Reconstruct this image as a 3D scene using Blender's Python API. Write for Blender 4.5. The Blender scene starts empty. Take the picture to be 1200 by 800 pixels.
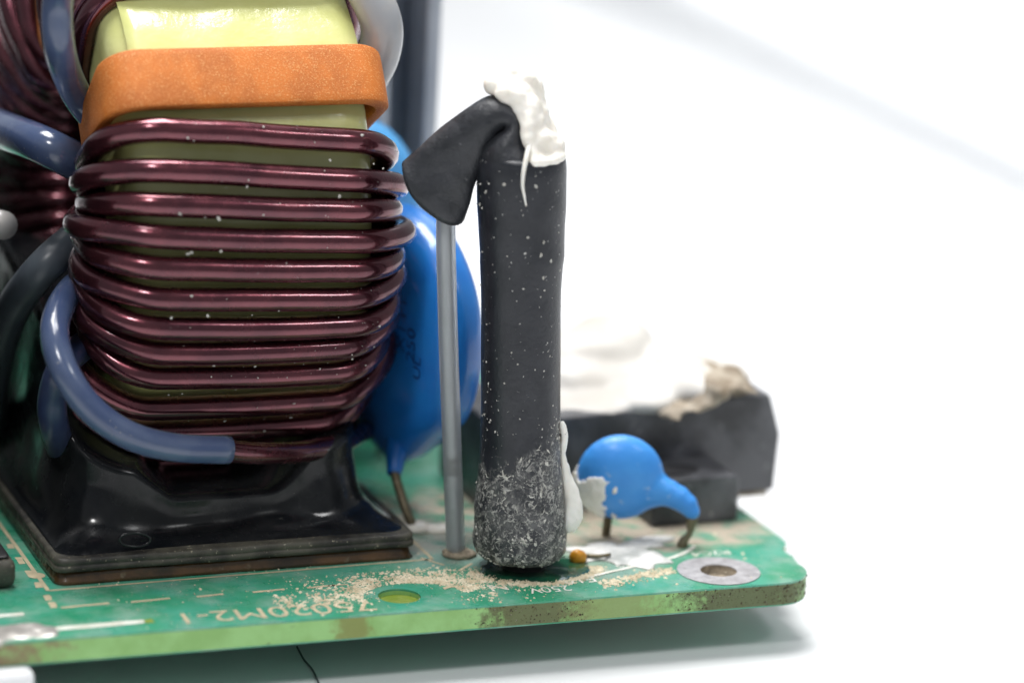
import bpy, bmesh, math, random
from math import sin, cos, pi, radians
from mathutils import Vector, Matrix, noise
random.seed(7)
# ---- units: 1 unit = 1 cm. Board top is z = 0, board front edge runs along X ----
scn = bpy.context.scene
scn.unit_settings.system = 'METRIC'; scn.unit_settings.scale_length = 0.01
COL = scn.collection

# ================= camera =================
FPX = 4200.0
PIT, ROL, YAW = radians(15.3), radians(2.75), radians(21.5)
FW = Vector((sin(YAW)*cos(PIT), cos(YAW)*cos(PIT), -sin(PIT)))
_ri = Vector((cos(YAW), -sin(YAW), 0)); _up = _ri.cross(FW)
RV = _ri*cos(ROL) + _up*sin(ROL); UV = _up*cos(ROL) - _ri*sin(ROL)
CAM = Vector((-7.41275, -18.48598, 6.78140))
cd = bpy.data.cameras.new('camera'); co = bpy.data.objects.new('camera', cd); COL.objects.link(co)
co.matrix_world = Matrix(((RV.x, UV.x, -FW.x, CAM.x), (RV.y, UV.y, -FW.y, CAM.y), (RV.z, UV.z, -FW.z, CAM.z), (0, 0, 0, 1)))
cd.lens = 126.0; cd.sensor_width = 36.0; cd.sensor_fit = 'HORIZONTAL'
cd.clip_start = 0.1; cd.clip_end = 500
cd.dof.use_dof = True; cd.dof.focus_distance = 20.5; cd.dof.aperture_fstop = 0.20; cd.dof.aperture_blades = 9
scn.camera = co

# ================= light =================
w = bpy.data.worlds.new('World'); scn.world = w; w.use_nodes = True
bg = w.node_tree.nodes['Background']; bg.inputs[0].default_value = (0.92, 0.96, 1.0, 1); bg.inputs[1].default_value = 0.33
def area(name, loc, target, sx, sy, power, col=(1, 1, 1)):
    l = bpy.data.lights.new(name, 'AREA'); l.shape = 'RECTANGLE'; l.size = sx; l.size_y = sy; l.energy = power; l.color = col
    o = bpy.data.objects.new(name, l); COL.objects.link(o); o.location = loc
    o.rotation_euler = (Vector(target)-Vector(loc)).to_track_quat('-Z', 'Y').to_euler()
    return o
area('softbox_overhead', (-2, 6, 24), (-0.8, 1, 0), 12, 12, 9600, (1, 0.99, 0.98))
area('softbox_front_left', (-13, -13, 25), (-1, 0, 1), 4, 4, 2600, (1, 0.99, 0.98))
area('softbox_front_right', (9, -13, 20), (0, 0, 1), 3.5, 3.5, 900, (1, 1, 1))
area('softbox_background', (12, 22, 24), (9, 16, -0.4), 20, 20, 2500, (0.97, 0.985, 1))
scn.view_settings.view_transform = 'Standard'; scn.view_settings.look = 'None'
scn.view_settings.exposure = 0.0; scn.view_settings.gamma = 1.0; scn.view_settings.use_curve_mapping = False
scn.render.engine = 'CYCLES'; scn.cycles.max_bounces = 8; scn.cycles.use_denoising = True

# ================= helpers =================
def ray(x, y): return (FW*FPX + RV*(x-600) - UV*(y-400))/FPX
def at(x, y, z=0.0): r = ray(x, y); return CAM + r*((z-CAM.z)/r.z)
def onY(x, y, Y): r = ray(x, y); return CAM + r*((Y-CAM.y)/r.y)
def onX(x, y, X): r = ray(x, y); return CAM + r*((X-CAM.x)/r.x)
HV = Vector((FW.x, FW.y, 0)).normalized(); SV = Vector((HV.y, -HV.x, 0))
def vp(x, y, P): r = ray(x, y); return CAM + r*(((Vector(P)-CAM).dot(HV))/r.dot(HV))

def thing(name, label, cat, loc=(0, 0, 0), group=None):
    o = bpy.data.objects.new(name, None); COL.objects.link(o); o.location = loc; o.empty_display_size = 0.2
    o['label'] = label; o['category'] = cat
    if group: o['group'] = group
    return o
def wloc(o):
    v = Vector((0, 0, 0))
    while o is not None: v = v + o.location; o = o.parent
    return v
def obj(name, me, mat, parent=None, smooth=True, label=None, kind=None):
    """me = (verts, faces) in world coordinates, or a mesh already in world coordinates"""
    if isinstance(me, tuple):
        m = bpy.data.meshes.new(name); m.from_pydata([tuple(v) for v in me[0]], [], me[1]); me = m
    if parent is not None:
        me.transform(Matrix.Translation(-wloc(parent)))
    me.update()
    if smooth:
        for p in me.polygons: p.use_smooth = True
    me.materials.clear()
    for mm in (mat if isinstance(mat, (list, tuple)) else [mat]): me.materials.append(mm)
    o = bpy.data.objects.new(name, me); COL.objects.link(o)
    if parent is not None: o.parent = parent
    if label: o['label'] = label
    if kind: o['kind'] = kind
    return o
def fixn(me):
    bm = bmesh.new(); bm.from_mesh(me); bmesh.ops.recalc_face_normals(bm, faces=bm.faces); bm.to_mesh(me); bm.free(); return me
def tomesh(vf, name='m'):
    m = bpy.data.meshes.new(name); m.from_pydata([tuple(v) for v in vf[0]], [], vf[1]); return fixn(m)
def spline(P, n=8, closed=False):
    P = [Vector(p) for p in P]; out = []
    N = len(P)
    for i in range(N if closed else N-1):
        p0 = P[(i-1) % N] if (closed or i > 0) else P[0]*2-P[1]
        p1 = P[i]; p2 = P[(i+1) % N]
        p3 = P[(i+2) % N] if (closed or i+2 < N) else P[-1]*2-P[-2]
        for k in range(n):
            t = k/n
            out.append(0.5*((2*p1)+(p2-p0)*t+(2*p0-5*p1+4*p2-p3)*t*t+(3*p1-p0-3*p2+p3)*t**3))
    if not closed: out.append(P[-1])
    return out
def tube(path, r, seg=12, closed=False, cap=True, rf=None):
    path = [Vector(p) for p in path]; N = len(path); V = []; F = []
    def tan(i):
        a = path[(i-1) % N] if (closed or i > 0) else path[0]
        b = path[(i+1) % N] if (closed or i < N-1) else path[-1]
        return (b-a).normalized()
    t = tan(0); ref = Vector((0, 0, 1)) if abs(t.z) < 0.9 else Vector((1, 0, 0))
    nrm = (ref - t*ref.dot(t)).normalized()
    for i in range(N):
        t = tan(i); nrm = (nrm - t*nrm.dot(t)).normalized(); b = t.cross(nrm)
        rr = rf(i/(N-1)) if rf else r
        for k in range(seg):
            a = 2*pi*k/seg; V.append(path[i] + (nrm*cos(a)+b*sin(a))*rr)
    for i in range(N if closed else N-1):
        j = (i+1) % N
        for k in range(seg):
            k2 = (k+1) % seg; F.append((i*seg+k, i*seg+k2, j*seg+k2, j*seg+k))
    if not closed and cap:
        F.append(tuple(range(seg))[::-1]); F.append(tuple((N-1)*seg+k for k in range(seg)))
    return V, F
def loft(rows, cap=True):
    n = len(rows[0]); V = [v for r in rows for v in r]; F = []
    for i in range(len(rows)-1):
        for k in range(n):
            k2 = (k+1) % n; F.append((i*n+k, i*n+k2, (i+1)*n+k2, (i+1)*n+k))
    if cap: F.append(tuple(range(n))[::-1]); F.append(tuple((len(rows)-1)*n+k for k in range(n)))
    return V, F
def poly_inside_ok(): pass
def plate(outline, holes, z0, z1):
    bm = bmesh.new(); loops = []
    for L in [outline]+holes:
        top = [bm.verts.new((x, y, z1)) for x, y in L]
        loops.append(top)
    edges = []
    for top in loops:
        for i in range(len(top)): edges.append(bm.edges.new((top[i], top[(i+1) % len(top)])))
    r = bmesh.ops.triangle_fill(bm, use_beauty=True, use_dissolve=False, edges=edges)
    topf = [f for f in bm.faces]
    vm = {}
    for top in loops:
        for v in top: vm[v] = bm.verts.new((v.co.x, v.co.y, z0))
    for f in topf: bm.faces.new([vm[v] for v in reversed(f.verts)])
    for top in loops:
        for i in range(len(top)):
            a, b = top[i], top[(i+1) % len(top)]; bm.faces.new((a, b, vm[b], vm[a]))
    bmesh.ops.recalc_face_normals(bm, faces=bm.faces)
    me = bpy.data.meshes.new('plate'); bm.to_mesh(me); bm.free(); return me
def ring(cx, cy, r, n=32, ry=None): return [(cx+r*cos(2*pi*i/n), cy+(ry or r)*sin(2*pi*i/n)) for i in range(n)]
def box(x0, x1, y0, y1, z0, z1, bev=0.0, seg=2):
    bm = bmesh.new(); bmesh.ops.create_cube(bm, size=1)
    for v in bm.verts: v.co = Vector(((x0+x1)/2+v.co.x*(x1-x0), (y0+y1)/2+v.co.y*(y1-y0), (z0+z1)/2+v.co.z*(z1-z0)))
    if bev: bmesh.ops.bevel(bm, geom=bm.edges[:], offset=bev, segments=seg, profile=0.5, affect='EDGES')
    me = bpy.data.meshes.new('box'); bm.to_mesh(me); bm.free(); return me
def blob(spheres, voxel=0.02, lump=0.0, freq=6.0, smooth=6, seed=0):
    """a soft merged mass from overlapping ellipsoids (centre, radius or (rx,ry,rz))"""
    bm = bmesh.new()
    for c, r in spheres:
        rr = r if isinstance(r, (tuple, list)) else (r, r, r)
        M = Matrix.Translation(Vector(c)) @ Matrix.Diagonal((rr[0], rr[1], rr[2], 1))
        bmesh.ops.create_icosphere(bm, subdivisions=3, radius=1, matrix=M)
    me = bpy.data.meshes.new('blob'); bm.to_mesh(me); bm.free()
    o = bpy.data.objects.new('blob_tmp', me); COL.objects.link(o)
    m = o.modifiers.new('r', 'REMESH'); m.mode = 'VOXEL'; m.voxel_size = voxel
    s = o.modifiers.new('s', 'SMOOTH'); s.iterations = smooth; s.factor = 0.5
    dg = bpy.context.evaluated_depsgraph_get(); out = bpy.data.meshes.new_from_object(o.evaluated_get(dg))
    bpy.data.objects.remove(o)
    if lump:
        out.update(); ns = [v.normal.copy() for v in out.vertices]
        for v, nn in zip(out.vertices, ns):
            q = v.co*freq + Vector((seed, seed*2.3, 0)); v.co += nn*lump*(noise.noise(q)+0.5*noise.noise(q*2.3))
    return out
def crumbs(points, smin, smax, flat=0.6):
    """irregular little lumps at (point, normal)"""
    V = []; F = []
    for p, nn in points:
        p = Vector(p); nn = Vector(nn).normalized()
        t = nn.orthogonal().normalized(); b = nn.cross(t); a0 = random.uniform(0, 2*pi)
        s = smin+(smax-smin)*random.random()**2.5
        el = random.uniform(0.5, 1.6)
        k0 = len(V); m = 5
        for k in range(m):
            a = a0+2*pi*k/m; rr = s*random.uniform(0.6, 1.15)
            V.append(p + (t*cos(a0)+b*sin(a0))*rr*cos(a-a0)*el + (b*cos(a0)-t*sin(a0))*rr*sin(a-a0) - nn*s*0.25)
        V.append(p + nn*s*flat*random.uniform(0.6, 1.3) + t*random.uniform(-.3, .3)*s)
        for k in range(m): F.append((k0+k, k0+(k+1) % m, k0+m))
        F.append(tuple(k0+k for k in range(m))[::-1])
    return V, F

# ================= materials =================
def mat(name, base, rough=0.5, metal=0.0, base2=None, nscale=8, spots=None, sscale=60, sth=0.62, coat=0.0, coatr=0.05,
        bump=0.0, bscale=40, rough2=None, trans=0.0, ior=1.45, alpha=None, sss=0.0, spec=0.5, detail=6, stretch=None, zmask=None, soft=0.03, sheen=0):
    m = bpy.data.materials.new(name); m.use_nodes = True; nt = m.node_tree; N = nt.nodes; L = nt.links
    p = N['Principled BSDF']; p.inputs['Roughness'].default_value = rough; p.inputs['Metallic'].default_value = metal
    p.inputs['Base Color'].default_value = (*base, 1); p.inputs['Coat Weight'].default_value = coat; p.inputs['Coat Roughness'].default_value = coatr
    p.inputs['Transmission Weight'].default_value = trans; p.inputs['IOR'].default_value = ior; p.inputs['Specular IOR Level'].default_value = spec
    if sheen: p.inputs['Sheen Weight'].default_value = sheen
    if sss:
        p.inputs['Subsurface Weight'].default_value = sss; p.inputs['Subsurface Radius'].default_value = (0.05, 0.04, 0.03); p.inputs['Subsurface Scale'].default_value = 1
    tc = N.new('ShaderNodeTexCoord'); co_ = tc.outputs['Object']
    if stretch:
        mp = N.new('ShaderNodeMapping'); mp.inputs['Scale'].default_value = stretch; L.new(co_, mp.inputs[0]); co_ = mp.outputs[0]
    def nz(scale, det=detail, rgh=0.55):
        n = N.new('ShaderNodeTexNoise'); n.inputs['Scale'].default_value = scale; n.inputs['Detail'].default_value = det; n.inputs['Roughness'].default_value = rgh
        L.new(co_, n.inputs['Vector']); return n.outputs['Fac']
    def ramp(v, a, b):
        r = N.new('ShaderNodeMapRange'); r.inputs['From Min'].default_value = a; r.inputs['From Max'].default_value = b; r.interpolation_type = 'SMOOTHSTEP'
        L.new(v, r.inputs['Value']); return r.outputs['Result']
    def mix(fac, c1, c2):
        x = N.new('ShaderNodeMix'); x.data_type = 'RGBA'; L.new(fac, x.inputs['Factor'])
        for s, c in ((x.inputs[6], c1), (x.inputs[7], c2)):
            if isinstance(c, tuple): s.default_value = (*c, 1)
            else: L.new(c, s)
        return x.outputs[2]
    cur = base
    if base2 is not None:
        cur = mix(ramp(nz(nscale), 0.35, 0.65), base, base2)
    if spots is not None:
        f = ramp(nz(sscale, 3), sth, sth+soft)
        cur = mix(f, cur, spots)
    if not isinstance(cur, tuple): L.new(cur, p.inputs['Base Color'])
    if rough2 is not None:
        r = N.new('ShaderNodeMapRange'); r.inputs['From Min'].default_value = 0.35; r.inputs['From Max'].default_value = 0.65
        r.inputs['To Min'].default_value = rough; r.inputs['To Max'].default_value = rough2; L.new(nz(nscale*2.3), r.inputs['Value']); L.new(r.outputs[0], p.inputs['Roughness'])
    if bump:
        b = N.new('ShaderNodeBump'); b.inputs['Strength'].default_value = bump; b.inputs['Distance'].default_value = 0.02
        L.new(nz(bscale, 5), b.inputs['Height']); L.new(b.outputs[0], p.inputs['Normal'])
        if coat: L.new(b.outputs[0], p.inputs['Coat Normal'])
    m['nodes'] = True
    return m
M = {}
M['table'] = mat('white_tabletop', (0.83, 0.84, 0.85), 0.22, base2=(0.80, 0.81, 0.825), nscale=0.4)
M['card'] = mat('white_card', (0.88, 0.895, 0.91), 0.5)
M['fr4'] = mat('bare_board_edge', (0.22, 0.42, 0.13), 0.45, base2=(0.28, 0.52, 0.19), nscale=5, spots=(0.035, 0.025, 0.015), sscale=9, sth=0.66, soft=0.1, bump=0.25, bscale=60)
M['crust'] = mat('brown_edge_grime', (0.10, 0.08, 0.035), 0.8, base2=(0.03, 0.025, 0.015), nscale=40, spots=(0.5, 0.47, 0.4), sscale=90, sth=0.64, bump=0.8, bscale=60)
M['copper'] = mat('enamelled_copper', (0.135, 0.035, 0.046), 0.17, 0.85, base2=(0.085, 0.022, 0.032), nscale=4, rough2=0.30, coat=0.6, coatr=0.06, spots=(0.42, 0.36, 0.36), sscale=48, sth=0.72, soft=0.05, bump=0.04, bscale=20)
M['tape'] = mat('yellow_polyester_tape', (0.62, 0.645, 0.28), 0.28, base2=(0.56, 0.575, 0.22), nscale=3, coat=0.35, coatr=0.06, bump=0.5, bscale=4.0)
M['paper'] = mat('orange_fibre_paper', (0.58, 0.165, 0.022), 0.65, base2=(0.45, 0.125, 0.018), nscale=5, spots=(0.68, 0.34, 0.12), sscale=110, sth=0.50, soft=0.25, bump=0.3, bscale=110, sss=0.08, detail=8)
M['potting'] = mat('black_epoxy', (0.006, 0.007, 0.009), 0.08, spec=0.35, base2=(0.016, 0.017, 0.018), nscale=3, spots=(0.35, 0.34, 0.30), sscale=45, sth=0.735, soft=0.05, bump=0.06, bscale=5, rough2=0.32)
M['plastic'] = mat('black_base_plastic', (0.022, 0.021, 0.019), 0.35, base2=(0.085, 0.08, 0.062), nscale=4, spots=(0.30, 0.27, 0.2), sscale=50, sth=0.66, bump=0.3, bscale=30, rough2=0.7)
M['resin'] = mat('brown_resin', (0.022, 0.015, 0.008), 0.25, base2=(0.10, 0.05, 0.018), nscale=3, spots=(0.16, 0.14, 0.09), sscale=7, sth=0.6, soft=0.12, coat=0.3, bump=0.4, bscale=14)
M['sleeve'] = mat('blue_grey_sleeving', (0.042, 0.064, 0.135), 0.20, base2=(0.065, 0.09, 0.16), nscale=4, coat=0.3, coatr=0.1, spots=(0.3, 0.3, 0.28), sscale=40, sth=0.72, bump=0.08, bscale=20)
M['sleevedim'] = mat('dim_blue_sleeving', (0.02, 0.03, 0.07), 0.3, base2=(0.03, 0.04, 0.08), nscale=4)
M['sleevegrey'] = mat('grey_sleeving', (0.34, 0.35, 0.37), 0.3, base2=(0.42, 0.40, 0.38), nscale=4, coat=0.3, coatr=0.15)
M['sleevedark'] = mat('dark_grey_sleeving', (0.05, 0.06, 0.075), 0.35, base2=(0.07, 0.085, 0.10), nscale=4)
M['shrink'] = mat('black_heat_shrink', (0.027, 0.029, 0.035), 0.48, base2=(0.036, 0.038, 0.045), nscale=6, spots=(0.38, 0.38, 0.37), sscale=42, sth=0.72, soft=0.03, bump=0.25, bscale=35, detail=4)
M['shrinkin'] = mat('heat_shrink_fold', (0.015, 0.017, 0.021), 0.34, base2=(0.030, 0.032, 0.038), nscale=7, spots=(0.14, 0.14, 0.15), sscale=24, sth=0.66, soft=0.14, bump=0.55, bscale=16, rough2=0.55)
M['crumbw'] = mat('pale_residue', (0.55, 0.54, 0.50), 0.8, base2=(0.36, 0.35, 0.32), nscale=20)
M['crumbt'] = mat('tan_residue', (0.70, 0.63, 0.48), 0.8, base2=(0.52, 0.44, 0.30), nscale=10)
M['glue'] = mat('white_silicone', (0.86, 0.83, 0.77), 0.45, base2=(0.80, 0.76, 0.68), nscale=8, sss=0.25, bump=0.35, bscale=16)
M['glueclean'] = mat('smooth_white_silicone', (0.80, 0.79, 0.75), 0.35, base2=(0.74, 0.72, 0.66), nscale=5, sss=0.25, bump=0.1, bscale=10, spots=(0.12, 0.09, 0.06), sscale=22, sth=0.70, soft=0.08)
M['wire'] = mat('tinned_wire', (0.82, 0.81, 0.77), 0.5, 0.3, base2=(0.72, 0.70, 0.66), nscale=6)
M['oldwire'] = mat('tarnished_wire', (0.22, 0.19, 0.13), 0.45, 0.7, base2=(0.12, 0.10, 0.06), nscale=14, bump=0.3)
M['clear'] = mat('clear_tubing', (0.70, 0.73, 0.76), 0.30, trans=0.80, ior=1.25, spec=0.5)
M['bluecap'] = mat('bright_blue_epoxy', (0.012, 0.155, 0.54), 0.30, base2=(0.016, 0.185, 0.58), nscale=4, coat=0.5, coatr=0.12, bump=0.05, bscale=8)
M['bluesmall'] = mat('sky_blue_epoxy', (0.035, 0.24, 0.66), 0.42, base2=(0.05, 0.28, 0.70), nscale=5, coat=0.2, coatr=0.2, spots=(0.30, 0.42, 0.58), sscale=13, sth=0.62, soft=0.16, rough2=0.6, bump=0.12, bscale=20)
M['ink'] = mat('dark_print', (0.010, 0.055, 0.22), 0.5)
M['silk'] = mat('white_silkscreen', (0.72, 0.72, 0.66), 0.6, base2=(0.60, 0.58, 0.50), nscale=12)
M['silktan'] = mat('tan_silkscreen', (0.52, 0.44, 0.29), 0.6, base2=(0.42, 0.36, 0.24), nscale=12)
M['tin'] = mat('tinned_pad', (0.46, 0.45, 0.46), 0.5, 0.3, base2=(0.34, 0.33, 0.34), nscale=14, spots=(0.16, 0.15, 0.13), sscale=22, sth=0.66, soft=0.1, bump=0.3, bscale=30, rough2=0.3)
M['solder'] = mat('dull_solder', (0.42, 0.40, 0.37), 0.42, 0.6, base2=(0.55, 0.53, 0.50), nscale=5, bump=0.4, bscale=10)
M['dirt'] = mat('tan_hole_dirt', (0.20, 0.165, 0.12), 0.7, base2=(0.36, 0.30, 0.22), nscale=20, bump=0.6)
M['olive'] = mat('olive_bare_patch', (0.19, 0.26, 0.03), 0.3, base2=(0.26, 0.32, 0.07), nscale=12, coat=0.3, bump=0.2)
M['blackbox'] = mat('scuffed_black_plastic', (0.03, 0.031, 0.034), 0.34, base2=(0.10, 0.102, 0.112), nscale=2.6, spots=(0.34, 0.34, 0.35), sscale=9, sth=0.60, soft=0.2, bump=0.4, bscale=20)
M['brown'] = mat('brown_scorched_glue', (0.20, 0.155, 0.105), 0.7, base2=(0.38, 0.33, 0.26), nscale=8, bump=0.4)
M['metal'] = mat('grey_aluminium', (0.40, 0.43, 0.48), 0.42, 0.6, base2=(0.32, 0.35, 0.40), nscale=1.5)
M['smear'] = mat('dirty_white_smear', (0.76, 0.75, 0.72), 0.4, base2=(0.36, 0.37, 0.35), nscale=5, spots=(0.2, 0.16, 0.1), sscale=16, sth=0.66, soft=0.08, bump=0.5, bscale=14)
M['offwhite'] = mat('off_white_adhesive', (0.60, 0.58, 0.54), 0.5, base2=(0.50, 0.47, 0.42), nscale=2, bump=0.2, bscale=8)
M['amber'] = mat('amber_resin', (0.62, 0.30, 0.02), 0.3, base2=(0.5, 0.22, 0.015), nscale=12, sss=0.2)
M['hair'] = mat('dark_fibre', (0.07, 0.09, 0.09), 0.6)
M['whiteplastic'] = mat('white_plastic', (0.82, 0.83, 0.85), 0.35, bump=0.05)
M['ferrite'] = mat('dark_cap', (0.02, 0.02, 0.022), 0.4)

def board_material():
    m = bpy.data.materials.new('green_solder_mask'); m.use_nodes = True; nt = m.node_tree; N = nt.nodes; L = nt.links
    p = N['Principled BSDF']; tc = N.new('ShaderNodeTexCoord')
    def nz(scale, det=5, rg=0.55, st=None):
        n = N.new('ShaderNodeTexNoise'); n.inputs['Scale'].default_value = scale; n.inputs['Detail'].default_value = det; n.inputs['Roughness'].default_value = rg
        if st:
            mp = N.new('ShaderNodeMapping'); mp.inputs['Scale'].default_value = st; L.new(tc.outputs['Object'], mp.inputs[0]); L.new(mp.outputs[0], n.inputs['Vector'])
        else: L.new(tc.outputs['Object'], n.inputs['Vector'])
        return n.outputs['Fac']
    def ramp(v, a, b, lo=0.0, hi=1.0):
        r = N.new('ShaderNodeMapRange'); r.inputs['From Min'].default_value = a; r.inputs['From Max'].default_value = b; r.interpolation_type = 'SMOOTHSTEP'
        r.inputs['To Min'].default_value = lo; r.inputs['To Max'].default_value = hi; L.new(v, r.inputs['Value']); return r.outputs['Result']
    def mix(fac, c1, c2):
        x = N.new('ShaderNodeMix'); x.data_type = 'RGBA'; L.new(fac, x.inputs['Factor'])
        for s, c in ((x.inputs[6], c1), (x.inputs[7], c2)):
            if isinstance(c, tuple): s.default_value = (*c, 1)
            else: L.new(c, s)
        return x.outputs[2]
    def near(cx, cy, rx, ry, wob=0.5):
        """soft stain round a spot on the board, its outline broken by noise"""
        mp = N.new('ShaderNodeMapping'); mp.vector_type = 'POINT'; mp.inputs['Location'].default_value = (-cx/rx, -cy/ry, 0); mp.inputs['Scale'].default_value = (1/rx, 1/ry, 0)
        L.new(tc.outputs['Object'], mp.inputs[0]); ln = N.new('ShaderNodeVectorMath'); ln.operation = 'LENGTH'; L.new(mp.outputs[0], ln.inputs[0])
        a = N.new('ShaderNodeMath'); a.operation = 'MULTIPLY_ADD'; L.new(nz(7), a.inputs[0]); a.inputs[1].default_value = wob*2; a.inputs[2].default_value = -wob
        s = N.new('ShaderNodeMath'); s.operation = 'ADD'; L.new(ln.outputs['Value'], s.inputs[0]); L.new(a.outputs[0], s.inputs[1])
        return ramp(s.outputs[0], 1.1, 0.6)
    def mul(a, k):
        x = N.new('ShaderNodeMath'); x.operation = 'MULTIPLY'; L.new(a, x.inputs[0])
        if isinstance(k, float): x.inputs[1].default_value = k
        else: L.new(k, x.inputs[1])
        return x.outputs[0]
    c = mix(ramp(nz(2.2), 0.35, 0.65), (0.030, 0.26, 0.135), (0.050, 0.31, 0.21))
    c = mix(mul(ramp(nz(3.5, 6, 0.65), 0.42, 0.70), 0.55), c, (0.29, 0.41, 0.34))       # dried milky film
    c = mix(mul(near(0.35, 0.75, 1.6, 0.75, 0.6), ramp(nz(5), 0.36, 0.56)), c, (0.46, 0.40, 0.31))  # tan flux behind
    c = mix(mul(near(1.05, 0.25, 0.75, 0.32, 0.5), ramp(nz(6), 0.34, 0.58)), c, (0.44, 0.38, 0.30))
    c = mix(mul(near(-0.2, 0.35, 0.7, 0.5, 0.4), 0.55), c, (0.20, 0.28, 0.26))
    c = mix(mul(near(0.45, -0.25, 0.4, 0.22, 0.5), 0.6), c, (0.30, 0.36, 0.30))
    c = mix(ramp(nz(70, 2), 0.70, 0.73), c, (0.42, 0.42, 0.36))
    L.new(c, p.inputs['Base Color'])
    L.new(ramp(nz(4), 0.3, 0.7, 0.16, 0.5), p.inputs['Roughness']); p.inputs['Coat Weight'].default_value = 0.25
    b = N.new('ShaderNodeBump'); b.inputs['Strength'].default_value = 0.12; b.inputs['Distance'].default_value = 0.02; L.new(nz(22), b.inputs['Height']); L.new(b.outputs[0], p.inputs['Normal'])
    return m
M['mask'] = board_material()

def edge_stains():
    m = M['fr4']; nt = m.node_tree; N = nt.nodes; L = nt.links; p = N['Principled BSDF']
    tc = N.new('ShaderNodeTexCoord'); old = p.inputs['Base Color'].links[0].from_socket
    for cx, hw, col, k in ((-0.20, 0.34, (0.085, 0.070, 0.030), 0.85), (1.15, 0.50, (0.070, 0.060, 0.030), 0.85), (-3.6, 0.70, (0.22, 0.165, 0.085), 1.0), (-1.25, 0.12, (0.20, 0.20, 0.05), 0.8), (0.3, 0.3, (0.22, 0.24, 0.09), 0.6)):
        mp = N.new('ShaderNodeMapping'); mp.inputs['Location'].default_value = (-cx/hw, 0, 0); mp.inputs['Scale'].default_value = (1/hw, 0, 0); L.new(tc.outputs['Object'], mp.inputs[0])
        ln = N.new('ShaderNodeVectorMath'); ln.operation = 'LENGTH'; L.new(mp.outputs[0], ln.inputs[0])
        nz = N.new('ShaderNodeTexNoise'); nz.inputs['Scale'].default_value = 14; nz.inputs['Detail'].default_value = 7; nz.inputs['Roughness'].default_value = 0.78; L.new(tc.outputs['Object'], nz.inputs['Vector'])
        a = N.new('ShaderNodeMath'); a.operation = 'MULTIPLY_ADD'; L.new(nz.outputs['Fac'], a.inputs[0]); a.inputs[1].default_value = 2.6; L.new(ln.outputs['Value'], a.inputs[2])
        r = N.new('ShaderNodeMapRange'); r.interpolation_type = 'SMOOTHSTEP'; r.inputs['From Min'].default_value = 2.45; r.inputs['From Max'].default_value = 1.75; r.inputs['To Max'].default_value = k; L.new(a.outputs[0], r.inputs['Value'])
        x = N.new('ShaderNodeMix'); x.data_type = 'RGBA'; L.new(r.outputs[0], x.inputs['Factor']); L.new(old, x.inputs[6]); x.inputs[7].default_value = (*col, 1); old = x.outputs[2]
    L.new(old, p.inputs['Base Color'])
edge_stains()

def rod_material():
    """black heat shrink whose foot is caked with pale dried residue"""
    m = mat('caked_heat_shrink', (0.012, 0.014, 0.019), 0.36, base2=(0.021, 0.023, 0.029), nscale=6, spots=(0.42, 0.42, 0.40), sscale=40, sth=0.70, soft=0.02, detail=4)
    nt = m.node_tree; N = nt.nodes; L = nt.links; p = N['Principled BSDF']
    tc = N.new('ShaderNodeTexCoord'); sx = N.new('ShaderNodeSeparateXYZ'); L.new(tc.outputs['Object'], sx.inputs[0])
    def nz(scale, det=5, dist=0.0, rg=0.6):
        n = N.new('ShaderNodeTexNoise'); n.inputs['Scale'].default_value = scale; n.inputs['Detail'].default_value = det; n.inputs['Distortion'].default_value = dist; n.inputs['Roughness'].default_value = rg
        L.new(tc.outputs['Object'], n.inputs['Vector']); return n.outputs['Fac']
    def ramp(v, a, b):
        r = N.new('ShaderNodeMapRange'); r.inputs['From Min'].default_value = a; r.inputs['From Max'].default_value = b; r.interpolation_type = 'SMOOTHSTEP'; L.new(v, r.inputs['Value']); return r.outputs['Result']
    def math_(op, a, b):
        x = N.new('ShaderNodeMath'); x.operation = op
        for i, q in enumerate((a, b)):
            if isinstance(q, (int, float)): x.inputs[i].default_value = q
            else: L.new(q, x.inputs[i])
        return x.outputs[0]
    # caked zone: below a slanting, ragged tide line
    h = math_('SUBTRACT', sx.outputs['Z'], math_('MULTIPLY', sx.outputs['X'], 0.75)); h = math_('ADD', h, math_('MULTIPLY', math_('SUBTRACT', nz(9), 0.5), 0.55))
    zone = ramp(h, 0.86, 0.74)
    vein = math_('ABSOLUTE', math_('SUBTRACT', nz(9, 4, 1.5), 0.5), 0)
    veins = math_('MULTIPLY', ramp(vein, 0.036, 0.008), ramp(nz(13, 3), 0.40, 0.60))
    grain = math_('MULTIPLY', ramp(nz(38, 5, 0.8, 0.7), 0.52, 0.60), ramp(nz(6, 3), 0.30, 0.62))
    f = math_('MAXIMUM', math_('MULTIPLY', veins, 0.8), math_('MULTIPLY', grain, 0.75)); f = math_('MULTIPLY', f, zone)
    old = p.inputs['Base Color'].links[0].from_socket
    g1 = N.new('ShaderNodeMix'); g1.data_type = 'RGBA'; L.new(math_('MULTIPLY', zone, math_('MULTIPLY', ramp(nz(11, 6, 0.6, 0.7), 0.38, 0.66), 0.75)), g1.inputs['Factor']); L.new(old, g1.inputs[6]); g1.inputs[7].default_value = (0.13, 0.13, 0.13, 1)
    g2 = N.new('ShaderNodeMix'); g2.data_type = 'RGBA'; L.new(f, g2.inputs['Factor']); L.new(g1.outputs[2], g2.inputs[6]); g2.inputs[7].default_value = (0.52, 0.51, 0.48, 1)
    L.new(g2.outputs[2], p.inputs['Base Color'])
    b = N.new('ShaderNodeBump'); b.inputs['Strength'].default_value = 0.6; b.inputs['Distance'].default_value = 0.02
    hh = math_('ADD', math_('MULTIPLY', nz(30, 4), 0.25), math_('MULTIPLY', f, 0.9)); L.new(hh, b.inputs['Height']); L.new(b.outputs[0], p.inputs['Normal'])
    return m
M['rod'] = rod_material()

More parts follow.
